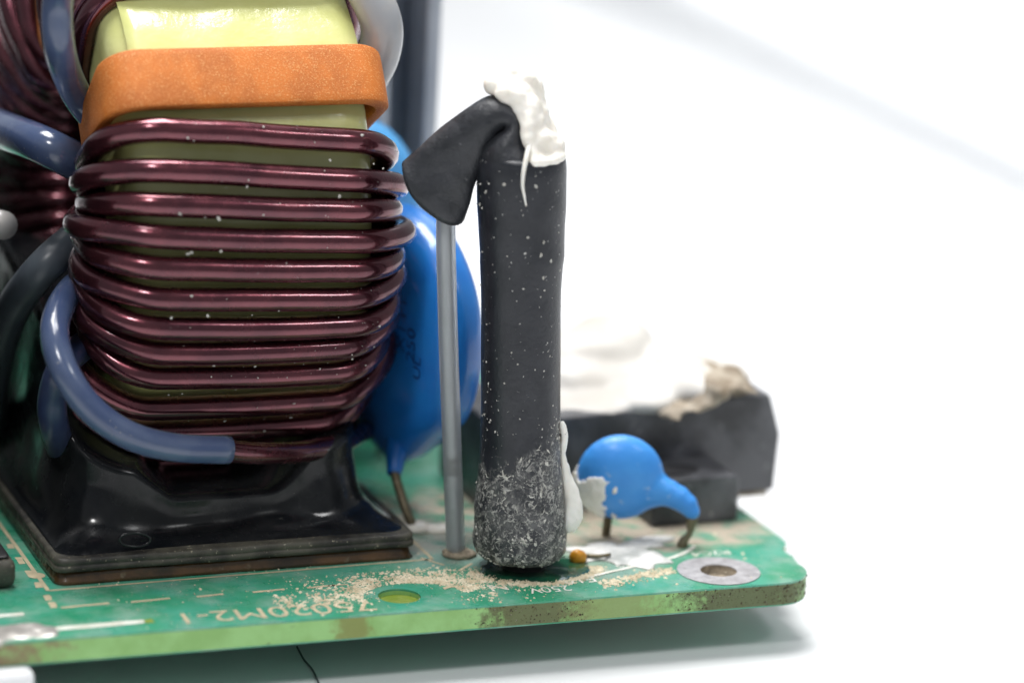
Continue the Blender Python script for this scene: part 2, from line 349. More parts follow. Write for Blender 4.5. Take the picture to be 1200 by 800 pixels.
# ================= setting: white table =================
TZ = -0.42
tab = obj('tabletop', box(-120, 120, -60, 160, TZ-2, TZ), M['table'], smooth=False); tab['kind'] = 'structure'
tab['label'] = 'plain white tabletop under the circuit board'; 
card = obj('white_card', box(8.70, 60, -20, 70, TZ+0.002, TZ+0.70, 0.30, 7), M['card'])
card['label'] = 'thick white card lying on the table, its grey edge blurred behind'; card['category'] = 'card'

# ================= circuit board =================
pcb = thing('circuit_board', 'green printed circuit board with grimy yellow green edge, carrying all the parts', 'circuit board', (0, 0, 0))
def arc(cx, cy, r, a0, a1, n=8): return [(cx+r*cos(radians(a0+(a1-a0)*i/n)), cy+r*sin(radians(a0+(a1-a0)*i/n))) for i in range(n+1)]
outline = [(-6.5, -0.56)] + arc(1.36, -0.46, 0.24, -91, 12, 9) + [(1.605, -0.34), (1.622, -0.27), (1.612, -0.20), (1.618, -0.13), (1.66, -0.08), (1.69, -0.03), (1.70, 0.04), (1.70, 0.6), (1.70, 7.0), (-6.5, 7.0)]
VIA = (-0.9, -0.40); PAD = (1.07, -0.425)
holes = [ring(VIA[0], VIA[1], 0.122, 28), ring(PAD[0], PAD[1], 0.112, 28)]
obj('substrate', plate(outline, holes, -0.132, -0.012), M['fr4'], pcb, smooth=False, label='yellow green board edge with brown stains')
obj('solder_mask', plate(outline, holes, -0.0115, 0.0), M['mask'], pcb, smooth=False, label='green coating with milky and tan residue')
obj('underside_mask', plate(outline, [], -0.140, -0.1325), M['mask'], pcb, smooth=False)
obj('bare_patch', tomesh(([(x, y, -0.035) for x, y in ring(VIA[0], VIA[1], 0.123, 28)], [tuple(range(28))])), M['olive'], pcb, label='olive round patch with tan crumbs')
mp_ = obj('mounting_pad', plate(ring(PAD[0], PAD[1], 0.245, 48), [ring(PAD[0], PAD[1], 0.108, 28)], 0.001, 0.006), M['tin'], pcb, smooth=False)
vv, ff = loft([[Vector((x, y, z)) for x, y in ring(PAD[0], PAD[1], 0.109, 28)] for z in (0.005, -0.05)], cap=False)
ff = ff + [tuple(28+k for k in range(28))]
obj('hole_plating', (vv, ff), M['dirt'], mp_)
def strip(pts, wid, z=0.0015, th=0.002):
    """a flat printed line along pts"""
    V = []; F = []; n = len(pts)
    for i, p in enumerate(pts):
        a = Vector(pts[max(i-1, 0)]); b = Vector(pts[min(i+1, n-1)]); t = (b-a).normalized(); nn = Vector((-t.y, t.x))
        w_ = wid*random.uniform(0.85, 1.1)
        for s in (-0.5, 0.5):
            q = Vector(p)+nn*w_*s; V.append((q.x, q.y, z))
    for i in range(n-1): F.append((2*i, 2*i+2, 2*i+3, 2*i+1))
    return tomesh((V, F))
def line(x0, y0, x1, y1, wid, mm, name='silkscreen_line'):
    n = 5; pts = [(x0+(x1-x0)*i/n+random.uniform(-.002, .002), y0+(y1-y0)*i/n+random.uniform(-.002, .002)) for i in range(n+1)]
    o = obj(name, strip(pts, wid), mm, pcb, smooth=False)
for x0, x1 in ((-2.80, -2.52), (-2.40, -2.17), (-2.02, -1.86), (-1.69, -1.50), (-1.37, -1.20)):
    line(x0, -0.150, x1, -0.140, 0.026, M['silktan'])
line(-1.24, -0.145, -1.12, -0.143, 0.022, M['silktan'])
for y0, y1 in ((0.90, 0.98), (0.62, 0.74), (0.40, 0.50), (0.20, 0.29), (-0.02, 0.07), (-0.145, -0.05)):
    line(-2.835, y0, -2.83, y1, 0.04, M['silktan'])
line(-2.80, 0.14, -2.80, 3.6, 0.022, M['silktan']); line(-2.80, 0.14, -0.5, 0.165, 0.02, M['silktan']); line(-0.5, 0.165, -0.5, 0.75, 0.02, M['silktan'])
obj('silkscreen_dot', tomesh(([(x, y, 0.0022) for x, y in ring(-2.805, 0.40, 0.05, 12)], [tuple(range(12))])), M['silktan'], pcb)
line(-2.99, -0.475, -2.41, -0.472, 0.052, M['silk'], 'white_bar'); line(-2.41, -0.472, -2.36, -0.472, 0.055, M['olive'], 'bar_end')
line(-3.5, -0.20, -3.02, -0.20, 0.05, M['silk'], 'white_bar')
for a, b in (((-0.56, 0.20), (-0.47, 0.05)), ((-0.30, 0.04), (-0.42, -0.07))): line(*a, *b, 0.02, M['silktan'])
def text(s, x, y, size, sx, mm, name='silkscreen_text', rot=pi, z=0.0018):
    cu = bpy.data.curves.new('t', 'FONT'); cu.body = s; cu.size = size; cu.align_x = 'CENTER'; cu.align_y = 'CENTER'; cu.resolution_u = 3
    o = bpy.data.objects.new('t', cu); COL.objects.link(o)
    dg = bpy.context.evaluated_depsgraph_get(); me = bpy.data.meshes.new_from_object(o.evaluated_get(dg)); bpy.data.objects.remove(o)
    me.transform(Matrix.Translation((x, y, z)) @ Matrix.Rotation(rot, 4, 'Z') @ Matrix.Diagonal((sx, 1, 1, 1)))
    return obj(name, me, mm, pcb, smooth=False)
text('75020M2-1', -1.66, -0.485, 0.24, 1.05, M['silktan'], rot=pi-0.03)
text('L', -0.34, -0.145, 0.16, 0.9, M['silktan'], rot=pi)
text('~', -0.50, -0.345, 0.42, 1.0, M['silktan'], rot=pi)
text('N', -0.30, -0.385, 0.16, 1.0, M['silk'], rot=pi)
text('F10A', 0.16, -0.375, 0.15, 0.95, M['silk'], rot=pi)
text('250V', -0.02, -0.49, 0.13, 0.95, M['silk'], rot=pi)
text('CY2', 0.62, -0.175, 0.13, 1.0, M['silk'], rot=pi)
text('R2C4', 1.16, -0.11, 0.10, 1.1, M['silk'], rot=pi)
obj('silkscreen_arc', strip([(p_.x, p_.y) for p_ in spline([at(690, 676), at(720, 669), at(752, 662), at(782, 655), at(802, 648), at(814, 640)], 4)], 0.030, 0.004), M['silk'], pcb, smooth=False)
obj('silkscreen_ring', plate(ring(-1.06, -0.21, 0.055, 16), [ring(-1.06, -0.21, 0.033, 16)], 0.001, 0.003), M['silktan'], pcb, smooth=False)
# solder strip and grime on the front edge
sb = blob([((-3.80+0.09*k, -0.485+0.012*sin(k*2.1), -0.012), (0.11, 0.135+0.012*sin(k*1.3), 0.028)) for k in range(10)] + [((-3.75+0.1*k, -0.44+0.02*sin(k*3), 0.004), (0.10, 0.03, 0.022)) for k in range(8)], 0.016, 0.014, 9)
obj('solder_strip', sb, M['solder'], pcb, label='dull grey solder strip at the front edge')
def edge_crust(x0, x1, name, dens, ysh=0.0):
    pts = []
    for i in range(int(dens*(x1-x0))):
        x = random.uniform(x0, x1); z = -0.012-0.115*random.random()**1.3
        t = (x-x0)/(x1-x0)
        if random.random() > 1.15*min(1, 5*t*(1-t)+0.15): continue
        y = -0.56-0.14*(x+6.5)/7.86 + ysh
        if x > 1.36: y = -0.46-math.sqrt(max(0, 0.24**2-(x-1.36)**2))
        pts.append(((x, y, z), (0.1, -1, 0.1)))
    o = obj(name, crumbs(pts, 0.003, 0.013, 0.3), M['crust'], pcb, smooth=False, kind='stuff')
edge_crust(-0.56, 0.20, 'brown_grime', 420); edge_crust(0.62, 1.58, 'brown_grime', 520)

# debris lying on the board
def scatter(n, f, zf=0.0):
    out = []
    while len(out) < n:
        p = f()
        if p is None: continue
        dx, dy = p[0]-VIA[0], p[1]-VIA[1]
        if dx*dx+dy*dy < 0.115**2: continue
        out.append(((p[0], p[1], 0.003), (random.uniform(-.3, .3), random.uniform(-.3, .3), 1)))
    return out
def crescent():
    a = random.gauss(radians(80), radians(50)); r = 0.17+abs(random.gauss(0, 0.13))
    x, y = VIA[0]+0.08+r*1.7*cos(a), VIA[1]+r*1.15*sin(a)
    if 0.28*random.gauss(0,1)+noise.noise(Vector((x*7, y*10, 3))) < -0.12: return None
    return (x, y) if y > -0.66 and y < 0.02 else None
def arcs():
    a = random.uniform(radians(185), radians(345)); r = random.gauss(0.36, 0.035)
    x, y = 0.03+r*1.05*cos(a), -0.10+r*0.80*sin(a)
    if 0.28*random.gauss(0,1)+noise.noise(Vector((x*9, y*12, 8))) < -0.1: return None
    return (x, y)
def streak():
    x = random.uniform(-0.75, -0.05); y = -0.16-0.28*(x+0.75)+random.gauss(0, 0.045)
    return (x, y) if 0.28*random.gauss(0,1)+noise.noise(Vector((x*9, y*14, 1))) > -0.1 else None
def wedge():
    x = random.uniform(0.30, 0.82); y = -0.50+0.30*(x-0.3)+random.gauss(0, 0.035)
    return (x, y) if 0.28*random.gauss(0,1)+noise.noise(Vector((x*9, y*14, 5))) > -0.15 else None
def ontext():
    x = random.uniform(-1.62, -1.02); y = random.gauss(-0.36, 0.06)
    return (x, y) if 0.28*random.gauss(0,1)+noise.noise(Vector((x*8, y*10, 2))) > 0.0 else None
def anywhere():
    return (random.uniform(-2.6, 1.5), random.uniform(-0.62, 0.8))
pts = scatter(1900, crescent)+scatter(1000, arcs)+scatter(700, streak)+scatter(520, wedge)+scatter(420, ontext)+scatter(160, anywhere)
pts2 = scatter(1500, crescent)+scatter(800, arcs)+scatter(500, streak)+scatter(400, wedge)+scatter(900, anywhere)
V1, F1 = crumbs(pts, 0.003, 0.017, 0.5); V2, F2 = crumbs(pts2, 0.0012, 0.006, 0.6); k_ = len(V1)
fc = obj('residue_crumbs', (V1+V2, F1+[tuple(i+k_ for i in f) for f in F2]), M['crumbt'], smooth=False, kind='stuff')
fc['label'] = 'tan flux crumbs scattered over the front of the green board'

# ================= toroid choke =================
CX, CY, CZ, RO, RI, RW = -1.560, 1.91, 1.85, 1.55, 0.80, 0.072
choke = thing('toroid_choke', 'large upright choke wound with maroon copper wire over yellow tape, set in black potting', 'choke', (CX, CY, 0))
def tor(th, x, r): return Vector((CX+x, CY-r*cos(th), CZ+r*sin(th)))
def rrect(hx, r0, r1, rc, n=5, nx=10, nr=6):
    """rounded rectangle in (x, radius): outer side first, going from left to right"""
    P = []
    def seg(a, b, k): return [(a[0]+(b[0]-a[0])*i/k, a[1]+(b[1]-a[1])*i/k) for i in range(k)]
    def arc_(c, a0): return [(c[0]+rc*cos(radians(a0-90*i/n)), c[1]+rc*sin(radians(a0-90*i/n))) for i in range(n)]
    P += seg((-hx+rc, r1), (hx-rc, r1), nx); P += arc_((hx-rc, r1-rc), 90)
    P += seg((hx, r1-rc), (hx, r0+rc), nr); P += arc_((hx-rc, r0+rc), 0)
    P += seg((hx-rc, r0), (-hx+rc, r0), nx); P += arc_((-hx+rc, r0+rc), -90)
    P += seg((-hx, r0+rc), (-hx, r1-rc), nr); P += arc_((-hx+rc, r1-rc), 180)
    return P
core_sec = rrect(0.735, RI, RO, 0.20, 6, 8, 5)
rows = []
NT = 120
for i in range(NT):
    th = 2*pi*i/NT
    rows.append([tor(th, x, r + (0.012*noise.noise(Vector((x*1.5, th*3, 1))) if r > 1.3 else 0)) for x, r in core_sec])
nn = len(core_sec); V = [v for r in rows for v in r]
F = [(i*nn+k, i*nn+(k+1) % nn, ((i+1) % NT)*nn+(k+1) % nn, ((i+1) % NT)*nn+k) for i in range(NT) for k in range(nn)]
obj('tape_wrapped_core', tomesh((V, F)), M['tape'], choke)
# tape overlap flap on the upper rim
fl = [[tor(radians(a), x, RO+0.012+0.012*noise.noise(Vector((x*3, a*0.1, 7)))+(0.02 if a < 37 and -0.3 < x < 0.2 else 0)) for x in [-0.66+1.36*k/16 for k in range(17)]] for a in range(36, 74, 3)]
V = [v for r in fl for v in r]; F = [(i*17+k, i*17+k+1, (i+1)*17+k+1, (i+1)*17+k) for i in range(len(fl)-1) for k in range(16)]
to = obj('tape_flap', tomesh((V, F)), M['tape'], choke); sm = to.modifiers.new('s', 'SOLIDIFY'); sm.thickness = 0.006
def band(a0, a1, hx, grow, name, mm, lab=None):
    sec = rrect(hx, RI-0.05, RO+grow, 0.21, 8, 10, 5); sec2 = rrect(hx-0.07, RI-0.01, RO+grow-0.09, 0.16, 8, 10, 5)
    k = 7; rows = [[tor(radians(a0+(a1-a0)*i/k), x, r) for x, r in sec] for i in range(k+1)]
    rows += [[tor(radians(a1-(a1-a0)*i/k), x, r) for x, r in sec2] for i in range(k+1)]
    n = len(sec); V = [v for r in rows for v in r]; R_ = len(rows)
    F = [(i*n+j, i*n+(j+1) % n, ((i+1) % R_)*n+(j+1) % n, ((i+1) % R_)*n+j) for i in range(R_) for j in range(n)]
    o = obj(name, tomesh((V, F)), mm, choke, label=lab)
    b = o.modifiers.new('b', 'BEVEL'); b.width = 0.007; b.segments = 2; b.limit_method = 'ANGLE'
    return o
band(30.0, 42.0, 0.84, 0.13, 'separator_band', M['paper'], 'orange fibre band across the front above the winding')
band(94, 107, 0.84, 0.13, 'separator_band', M['paper'], 'orange band at the back of the ring')
ys = [(600, -75), (537.4, -70), (529.7, -60), (512.2, -50), (485.2, -40), (449.3, -30), (405.4, -20), (355, -10), (299.7, 0), (241.6, 10), (182.7, 20), (125.2, 30)]
def y2th(y):
    for (y0, t0), (y1, t1) in zip(ys, ys[1:]):
        if y1 <= y <= y0: return t0+(t1-t0)*(y-y0)/(y1-y0)
    return -72
turns = [161, 207, 244, 280, 315, 349, 381, 409, 436, 470, 496, 517, 531]
def turn(th0, tilt, hx, bulge, par=choke, lay=0.0, rr=RW, dr=0.0, sag=0.0):
    sec = rrect(hx, RI-0.08-lay, RO+rr+0.004+dr, 0.33, 8, 10, 6)
    ph = random.uniform(0, 50)
    pts = []
    for i, (x, r) in enumerate(sec):
        k = (RO-r)/(RO-RI); k = min(max(k, 0), 1)
        xx = x*(1+0.0) + (bulge*sin(pi*min(1, k*1.2)) if x > 0 else -bulge*sin(pi*min(1, k*1.2)))
        th = th0 + tilt*(x/0.9)/RO + sag*k
        th += 0.006*noise.noise(Vector((x*1.3, ph, r)))+0.002*noise.noise(Vector((x*4, ph, r*2)))
        pts.append(tor(th, xx, r+(0.030*(1-(x/hx)**2) if k < 0.3 else 0)+0.005*noise.noise(Vector((x*2, ph, 0)))))
    return tube(spline(pts, 2, True), rr, 12, closed=True)
for i, y in enumerate(turns):
    th = radians(y2th(y)); hx = 0.84 + (0.035 if i in (3, 4, 6, 9) else 0.0)+random.uniform(-.012, .012)
    tilt = -0.075+0.075*i/12 + random.uniform(-.006, .006)
    # side runs crowd towards the hole: every other turn rides on its neighbours
    obj('wire_turn', turn(th, tilt, hx, 0.02+0.07*(i % 2), lay=0.10*(i % 2), sag=-th*0.18), M['copper'], choke)
for i in range(8):
    obj('wire_turn', turn(radians(60+4.3*i), 0.0, 0.79+random.uniform(-.01, .02), 0.01+0.03*(i % 2), lay=0.10*(i % 2)), M['copper'], choke)
for i in range(26):
    obj('wire_turn', turn(radians(115+5.4*i), 0.0, 0.825+random.uniform(-.01, .03), 0.02+0.06*(i % 2), lay=0.10*(i % 2)), M['copper'], choke)
pts = []
for i in range(230):
    th = radians(y2th(random.choice(turns)))+random.uniform(-0.04, 0.045); x = random.uniform(-0.55, 0.72)
    n_ = Vector((0, -cos(th), sin(th))); pts.append((tor(th, x, RO+2*RW+0.026*(1-(x/.83)**2)-0.002), n_))
obj('dust_specks', crumbs(pts, 0.002, 0.012, 0.5), M['crumbw'], choke, smooth=False, kind='stuff')
# sleeved leads
def lead(pts, r, mm, name='lead_sleeve', n=8, lab=None): return obj(name, tube(spline(pts, n), r, 16), mm, choke, label=lab)
P = [onY(135, 322, 1.45), onY(100, 328, 1.2), onY(76, 350, 0.75), onY(64, 388, 0.45), onY(76, 435, 0.26), onY(108, 480, 0.17), onY(152, 510, 0.13), onY(205, 524, 0.15), onY(268, 527, 0.20)]
lead(P, 0.082, M['sleeve'], lab='blue grey sleeve curling round the lower left of the winding')
Q = [onY(255, 527, 0.20), onY(300, 531, 0.30), onY(355, 529, 0.48), onY(400, 519, 0.72), onY(428, 503, 1.05)]
obj('lead_wire', tube(spline(Q, 8), 0.066, 12), M['copper'], choke)
XL = -2.66
lead([onX(-70, 118, XL), onX(-10, 147, XL), onX(45, 168, XL+.06), onY(90, 190, 1.25), onY(140, 215, 1.5)], 0.112, M['sleeve'], lab='blue grey sleeve crossing the open side of the ring')
lead([onY(135, 255, 1.7), onY(95, 276, 1.35), onX(50, 315, XL+.06), onX(15, 362, XL-.04), onX(-4, 420, XL-.06), onX(-12, 480, XL-.04), onX(-5, 560, XL+.25)], 0.105, M['sleevedark'], lab='dark grey sleeve drooping at the far left')
lead([onX(82, -60, XL), onX(68, 0, XL), onX(70, 55, XL+.03), onY(88, 108, 1.15), onY(125, 152, 1.15), onY(170, 180, 1.3)], 0.088, M['sleeve'], lab='blue grey sleeve arching beside the orange band')
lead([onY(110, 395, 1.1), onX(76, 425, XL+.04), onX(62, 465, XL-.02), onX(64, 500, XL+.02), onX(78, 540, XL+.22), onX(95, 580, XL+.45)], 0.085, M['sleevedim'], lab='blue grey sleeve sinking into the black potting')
lead([onX(4, 264, XL-.1), onX(-12, 262, XL-.1), onX(-38, 280, XL-.1), onX(-52, 340, XL-.08), onX(-52, 440, XL), onX(-40, 540, XL+.2)], 0.085, M['sleevegrey'], lab='pale sleeve end at the far left')
XRt = CX+0.90
lead([onY(400, -60, 1.1), onY(432, -8, 0.95), onY(447, 30, 0.9), onY(443, 65, 0.92), onY(425, 100, 1.0)], 0.125, M['sleevegrey'], lab='pale grey sleeve bulging right of the yellow tape')
# potting and base plate
bx0, bx1, by0, by1 = -2.745, -0.590, 0.195, 3.70
def rr_loop(x0, x1, y0, y1, rc, n=6, m=14):
    P = []
    for (cx, cy, a0), (ex, ey) in zip((((x0+rc), y0+rc, 180), (x1-rc, y0+rc, 270), (x1-rc, y1-rc, 0), (x0+rc, y1-rc, 90)), ((1, 0), (0, 1), (-1, 0), (0, -1))):
        for i in range(n+1):
            a = radians(a0+90*i/n); P.append((cx+rc*cos(a), cy+rc*sin(a)))
        L_ = (x1-x0-2*rc) if ex else (y1-y0-2*rc)
        e = P[-1]
        for i in range(1, m): P.append((e[0]+ex*L_*i/m, e[1]+ey*L_*i/m))
    return P
pl = rr_loop(bx0, bx1, by0, by1, 0.07)
rows = [[Vector((x, y, z)) for x, y in rr_loop(bx0+d, bx1-d, by0+d, by1-d, 0.07)] for d, z in ((0.02, 0.072), (0.0, 0.078), (0.0, 0.108), (0.008, 0.112), (0.004, 0.118), (0.004, 0.146), (0.02, 0.154))]
for r in rows:
    for v in r: v += Vector((1, 1, 0.6))*0.005*noise.noise(v*6)
obj('base_plate', tomesh(loft(rows)), M['plastic'], choke, label='dusty black base plate with a worn front edge')
rows = [[Vector((x, y, z)) for x, y in rr_loop(bx0+d, bx1-d, by0+d, by1-d, 0.07)] for d, z in ((0.0, 0.002), (0.012, 0.02), (0.02, 0.05), (0.028, 0.073))]
for r in rows:
    for v in r: v += Vector((1, 1, 0))*0.02*noise.noise(v*5)
obj('base_resin', tomesh(loft(rows)), M['resin'], choke, label='brown resin squeezed out under the base plate')
L0 = rr_loop(bx0+0.025, bx1-0.025, by0+0.025, by1-0.025, 0.10, 6, 20); L1 = rr_loop(bx0+0.18, bx1-0.22, by0+0.30, by1-0.2, 0.34, 6, 20)
rows = []; NR = 22
for j in range(NR+1):
    t = j/NR; row = []
    for (xa, ya), (xb, yb) in zip(L0, L1):
        u = (xa-bx0)/(bx1-bx0); v_ = (ya-by0)/(by1-by0)
        h = 0.36 + 0.34*max(0, (u-0.72)/0.28)**2
        if u < 0.25: h += (0.25-u)/0.25*(0.20+0.75*min(1, v_/0.12))
        h = h + 0.5*min(1, max(0, v_-0.25)/0.4)*(1 if u >= 0.25 else 0.4)
        k = 1-(1-t)**3.0
        z = 0.15+(h-0.15)*t**1.5
        p = Vector((xa+(xb-xa)*k, ya+(yb-ya)*k, z))
        nz_ = noise.noise(Vector((p.x*2.2, p.y*2.2, p.z*3)))*0.05*sin(pi*min(1, t*1.3))+noise.noise(p*6)*0.008*min(1, t*6)
        d = Vector((p.x-(bx0+bx1)/2, p.y-(by0+by1)/2, 0)).normalized()
        row.append(p+d*nz_+Vector((0, 0, nz_*0.6*(t > 0.3))))
    rows.append(row)
cx_, cy_ = (bx0+bx1)/2, (by0+by1)/2
for s, dz in ((0.95, 0.012), (0.89, 0.01), (0.80, 0.0), (0.66, 0.0), (0.4, 0.0)):
    rows.append([Vector((cx_+(p.x-cx_)*s, cy_+(p.y-cy_)*s, p.z+dz)) for p in rows[NR]])
obj('potting', tomesh(loft(rows)), M['potting'], choke, label='glossy black potting compound rising round the winding')
vr = [onY(122+36*(0.5+0.5*cos(a))+18, 632+8*sin(a), by0+0.03) for a in [2*pi*i/20 for i in range(20)]]
obj('potting_bubble', tube(spline(vr, 3, True), 0.010, 8, closed=True), M['potting'], choke)

# ================= neighbouring block at far left =================
nb = thing('component_base', 'dark base block of a part cut off by the left edge', 'component', (-3.6, 0.6, 0))
obj('base_block', box(-4.9, -2.965, 0.20, 3.7, 0.004, 0.17, 0.05, 3), M['plastic'], nb)  # lengthened backwards to keep the potting's reflection dark
obj('base_top', box(-4.85, -3.0, 0.24, 3.66, 0.165, 0.20, 0.02, 2), M['ferrite'], nb)
obj('unseen_blocker', box(-5.6, -3.2, 0.28, 6.0, 0.19, 2.6, 0.15, 4), M['ferrite'], nb)  # out of view, added to block green board reflections in the potting wall

# ================= fuse in heat shrink =================
FX, FY = -0.035, -0.115
fuse = thing('fuse', 'upright fuse in black heat shrink with pale crust at its foot and folded top', 'fuse', (FX, FY, 0))
A = (FX, FY, 0)
prof = [(651, 571, 649), (649.5, 563, 656), (646, 558.5, 660.5), (641, 556, 663.5), (628, 555, 664.5), (610, 555.5, 664.5), (585, 557, 662.5), (560, 559, 660), (535, 561.5, 658.5), (505, 563, 657.5), (470, 564, 657), (420, 564, 657), (370, 563.5, 657.5), (340, 563, 658), (312, 562, 659.5), (298, 562, 661), (280, 561, 661), (262, 560, 661.5), (240, 558.5, 663), (215, 558, 663.5), (198, 558.5, 664), (189, 559.5, 663.5), (182.5, 560.5, 662.5), (179, 565, 658), (176.5, 577, 644), (174, 590, 630)]
rows = []; NS = 48
for y, xl, xr in prof:
    a = vp(xl, y, A); b = vp(xr, y, A); c = (a+b)/2; r = (b-a).length/2
    row = []
    for k in range(NS):
        an = 2*pi*k/NS; q = c + SV*r*cos(an) + HV*r*sin(an); q.z = c.z
        nzv = noise.noise(Vector((cos(an)*1.5, sin(an)*1.5, c.z*2)))*0.006
        row.append(q+(q-c)*nzv/r)
    rows.append(row)
def densify(rows, k=4):
    cols = [spline([r[i] for r in rows], k) for i in range(len(rows[0]))]
    return [[cols[i][j] for i in range(len(cols))] for j in range(len(cols[0]))]
rows = densify(rows, 4)
for r in rows:
    for v in r:
        if v.z < 0.75:
            d = Vector((v.x-FX, v.y-FY, 0)).normalized(); v += d*0.010*noise.noise(v*14)*min(1, (0.75-v.z)*3)
slv = obj('shrink_sleeve', tomesh(loft(rows)), M['rod'], fuse)
rod_rows = rows
# fuse end cap below the sleeve
c0 = Vector((FX, FY, 0))
ec = [[c0+Vector((r*cos(2*pi*k/24), r*sin(2*pi*k/24), z)) for k in range(24)] for r, z in ((0.11, 0.003), (0.13, 0.015), (0.12, 0.05), (0.15, 0.075), (0.18, 0.11))]
obj('end_cap', tomesh(loft(ec)), M['ferrite'], fuse)
# folded-over top of the sleeve
FR = [((648, 188), (559, 190), .225), ((638, 178), (560, 179), .215), ((622, 165), (564, 168), .19), ((615, 151), (575, 158), .16), ((612, 137), (586, 152), .13), ((601, 121), (590, 150), .115), ((578, 112), (585, 155), .12), ((552, 123), (578, 168), .115), ((523, 145), (567, 190), .10), ((494, 169), (557, 217), .095), ((482, 180), (551, 237), .095), ((471, 190), (545, 257), .10)]
rows = []; NS2 = 32
for i, (a, b, th) in enumerate(FR):
    a = vp(*a, A); b = vp(*b, A); c = (a+b)/2; h = (a-b)/2; row = []
    for k in range(NS2):
        an = 2*pi*k/NS2; q = c + h*cos(an) - HV*th*sin(an)
        row.append(q)
    rows.append(row)
# the cut end bulges outwards
for r_, amt in ((rows[-1], 0.10), (rows[-2], 0.05)):
    ax = (vp(508, 226, A)-vp(560, 150, A)).normalized()
    for k in range(NS2): r_[k] = r_[k]+ax*amt*abs(sin(2*pi*k/NS2))
outer = densify(rows, 4)
for j, r_ in enumerate(outer):
    for k in range(NS2):
        r_[k] = r_[k] + Vector((1, -1, 1))*0.010*noise.noise(r_[k]*5)+Vector((0, -1, 0))*(0.006*noise.noise(r_[k]*13)+0.030*(0.35-abs(noise.noise(r_[k]*4.5+Vector((3, 1, 7))))))
cin = [(sum((v for v in r_), Vector())/NS2) for r_ in outer]
inner = [[c+(v-c)*0.88 for v in r_] for r_, c in zip(outer, cin)]
inn = inner[:19:-1]
V, F = loft(outer+inn, cap=False)
obj('folded_flap', tomesh((V, F)), M['shrinkin'], fuse, label='black sleeve end pinched, bent over and flaring to the left')
# long lead: tinned wire in clear tubing from the flap down to the board
AW = Vector((-0.355, 0.19, 0)); AT = Vector(A)
def wpt(x, y): return vp(x, y, AT.lerp(AW, min(1, max(0, (y-190)/400))))
WP = [wpt(535, 190), wpt(526, 225), wpt(522.5, 262), wpt(523.5, 330), wpt(526, 420), wpt(529, 500), wpt(531, 560), wpt(533, 610), wpt(534.5, 652)]
WP[-1].z = 0.004
wp = spline(WP, 8)
lw = obj('lead_wire', tube(wp, 0.034, 12), M['wire'], fuse)
V, F = tube(wp[4:], 0.056, 20, cap=False); V2, F2 = tube(wp[4:], 0.042, 20, cap=False)
n0 = len(V); F = F+[tuple(n0+i for i in f)[::-1] for f in F2]
nv = len(V)
for k in range(20):
    k2 = (k+1) % 20; F.append((k, n0+k, n0+k2, k2)); F.append((nv-20+k, nv-20+k2, n0+nv-20+k2, n0+nv-20+k))
obj('clear_tube', tomesh((V+V2, F)), M['clear'], lw)
mid = [wpt(530, 535), wpt(530.4, 543), wpt(531, 555)]
obj('wire_stain', tube(mid, 0.038, 14), M['oldwire'], lw, label='dull grey brown stain ring on the lead')
obj('lead_joint', blob([(WP[-1]+Vector((0, 0, 0.012)), (0.09, 0.08, 0.03)), (WP[-1]+Vector((0.01, 0, 0.03)), (0.065, 0.06, 0.035)), (WP[-1]+Vector((0.05, -0.02, 0.012)), (0.07, 0.06, 0.025))], 0.012, 0.01, 14), M['dirt'], fuse, label='tan solder crust round the foot of the lead')
# white silicone on the top
def sp(x, y, r, back=0.0, sq=None):
    c = vp(x, y, A)+HV*back; r = r/200
    return (c, (r, r, r) if not sq else (r*sq[0], r*sq[0], r*sq[1]))
def chain(pts, k=5):
    q = spline([Vector((a[0], a[1], a[2])) for a in pts], k); bk = spline([Vector((a[3], 0, 0)) for a in pts], k)
    return [sp(v.x, v.y, v.z, b_.x) for v, b_ in zip(q, bk)]
g = chain([(583, 100, 14, .02), (600, 97, 19, .05), (612, 103, 21, .07), (621, 120, 19, .06), (627, 140, 17, .05), (633, 158, 20, .07), (639, 174, 20, .08)], 6)
g += chain([(612, 112, 17, .0), (620, 128, 15, -.04), (624, 145, 14, -.06), (630, 160, 14, -.08), (640, 172, 13, -.06), (650, 178, 10, -.03)], 6)
g += chain([(636, 158, 13, -.08), (642, 168, 15, -.07), (648, 173, 14, -.04), (640, 174, 13, .0), (632, 172, 14, -.08)], 4)
g += chain([(590, 108, 9, -.05), (606, 112, 13, -.05), (614, 128, 10, -.08), (617, 145, 8, -.12), (622, 165, 8, -.16), (628, 178, 8, -.17)], 5)
g += chain([(618, 178, 5, -.19), (630, 181, 6, -.20), (645, 180, 6, -.17), (657, 180, 6, -.08), (652, 174, 10, .06)], 5)
sb_ = obj('silicone_blob', blob(g, 0.012, 0.022, 9, smooth=8), M['glue'], fuse, label='off white silicone lump on the folded top')
gp = [vp(622, 158, A)-HV*.15, vp(617, 176, A)-HV*.235, vp(614, 190, A)-HV*.262, vp(613, 205, A)-HV*.262, vp(615, 218, A)-HV*.262, vp(617, 229, A)-HV*.262]
obj('silicone_thread', tube(spline(gp, 6), 0.011, 8, rf=lambda t: 0.017-0.012*t), M['glue'], sb_)
g = chain([(659, 494, 3, -.03), (661, 508, 5, -.02), (660, 524, 5, 0), (659, 540, 6, 0), (663, 560, 8, .02), (668, 582, 11, .02), (670, 600, 13, .02), (667, 614, 11, .02)], 7)
obj('silicone_drip', blob(g, 0.010, 0.012, 12, smooth=5), M['glueclean'], fuse, label='white silicone drip down the right side')
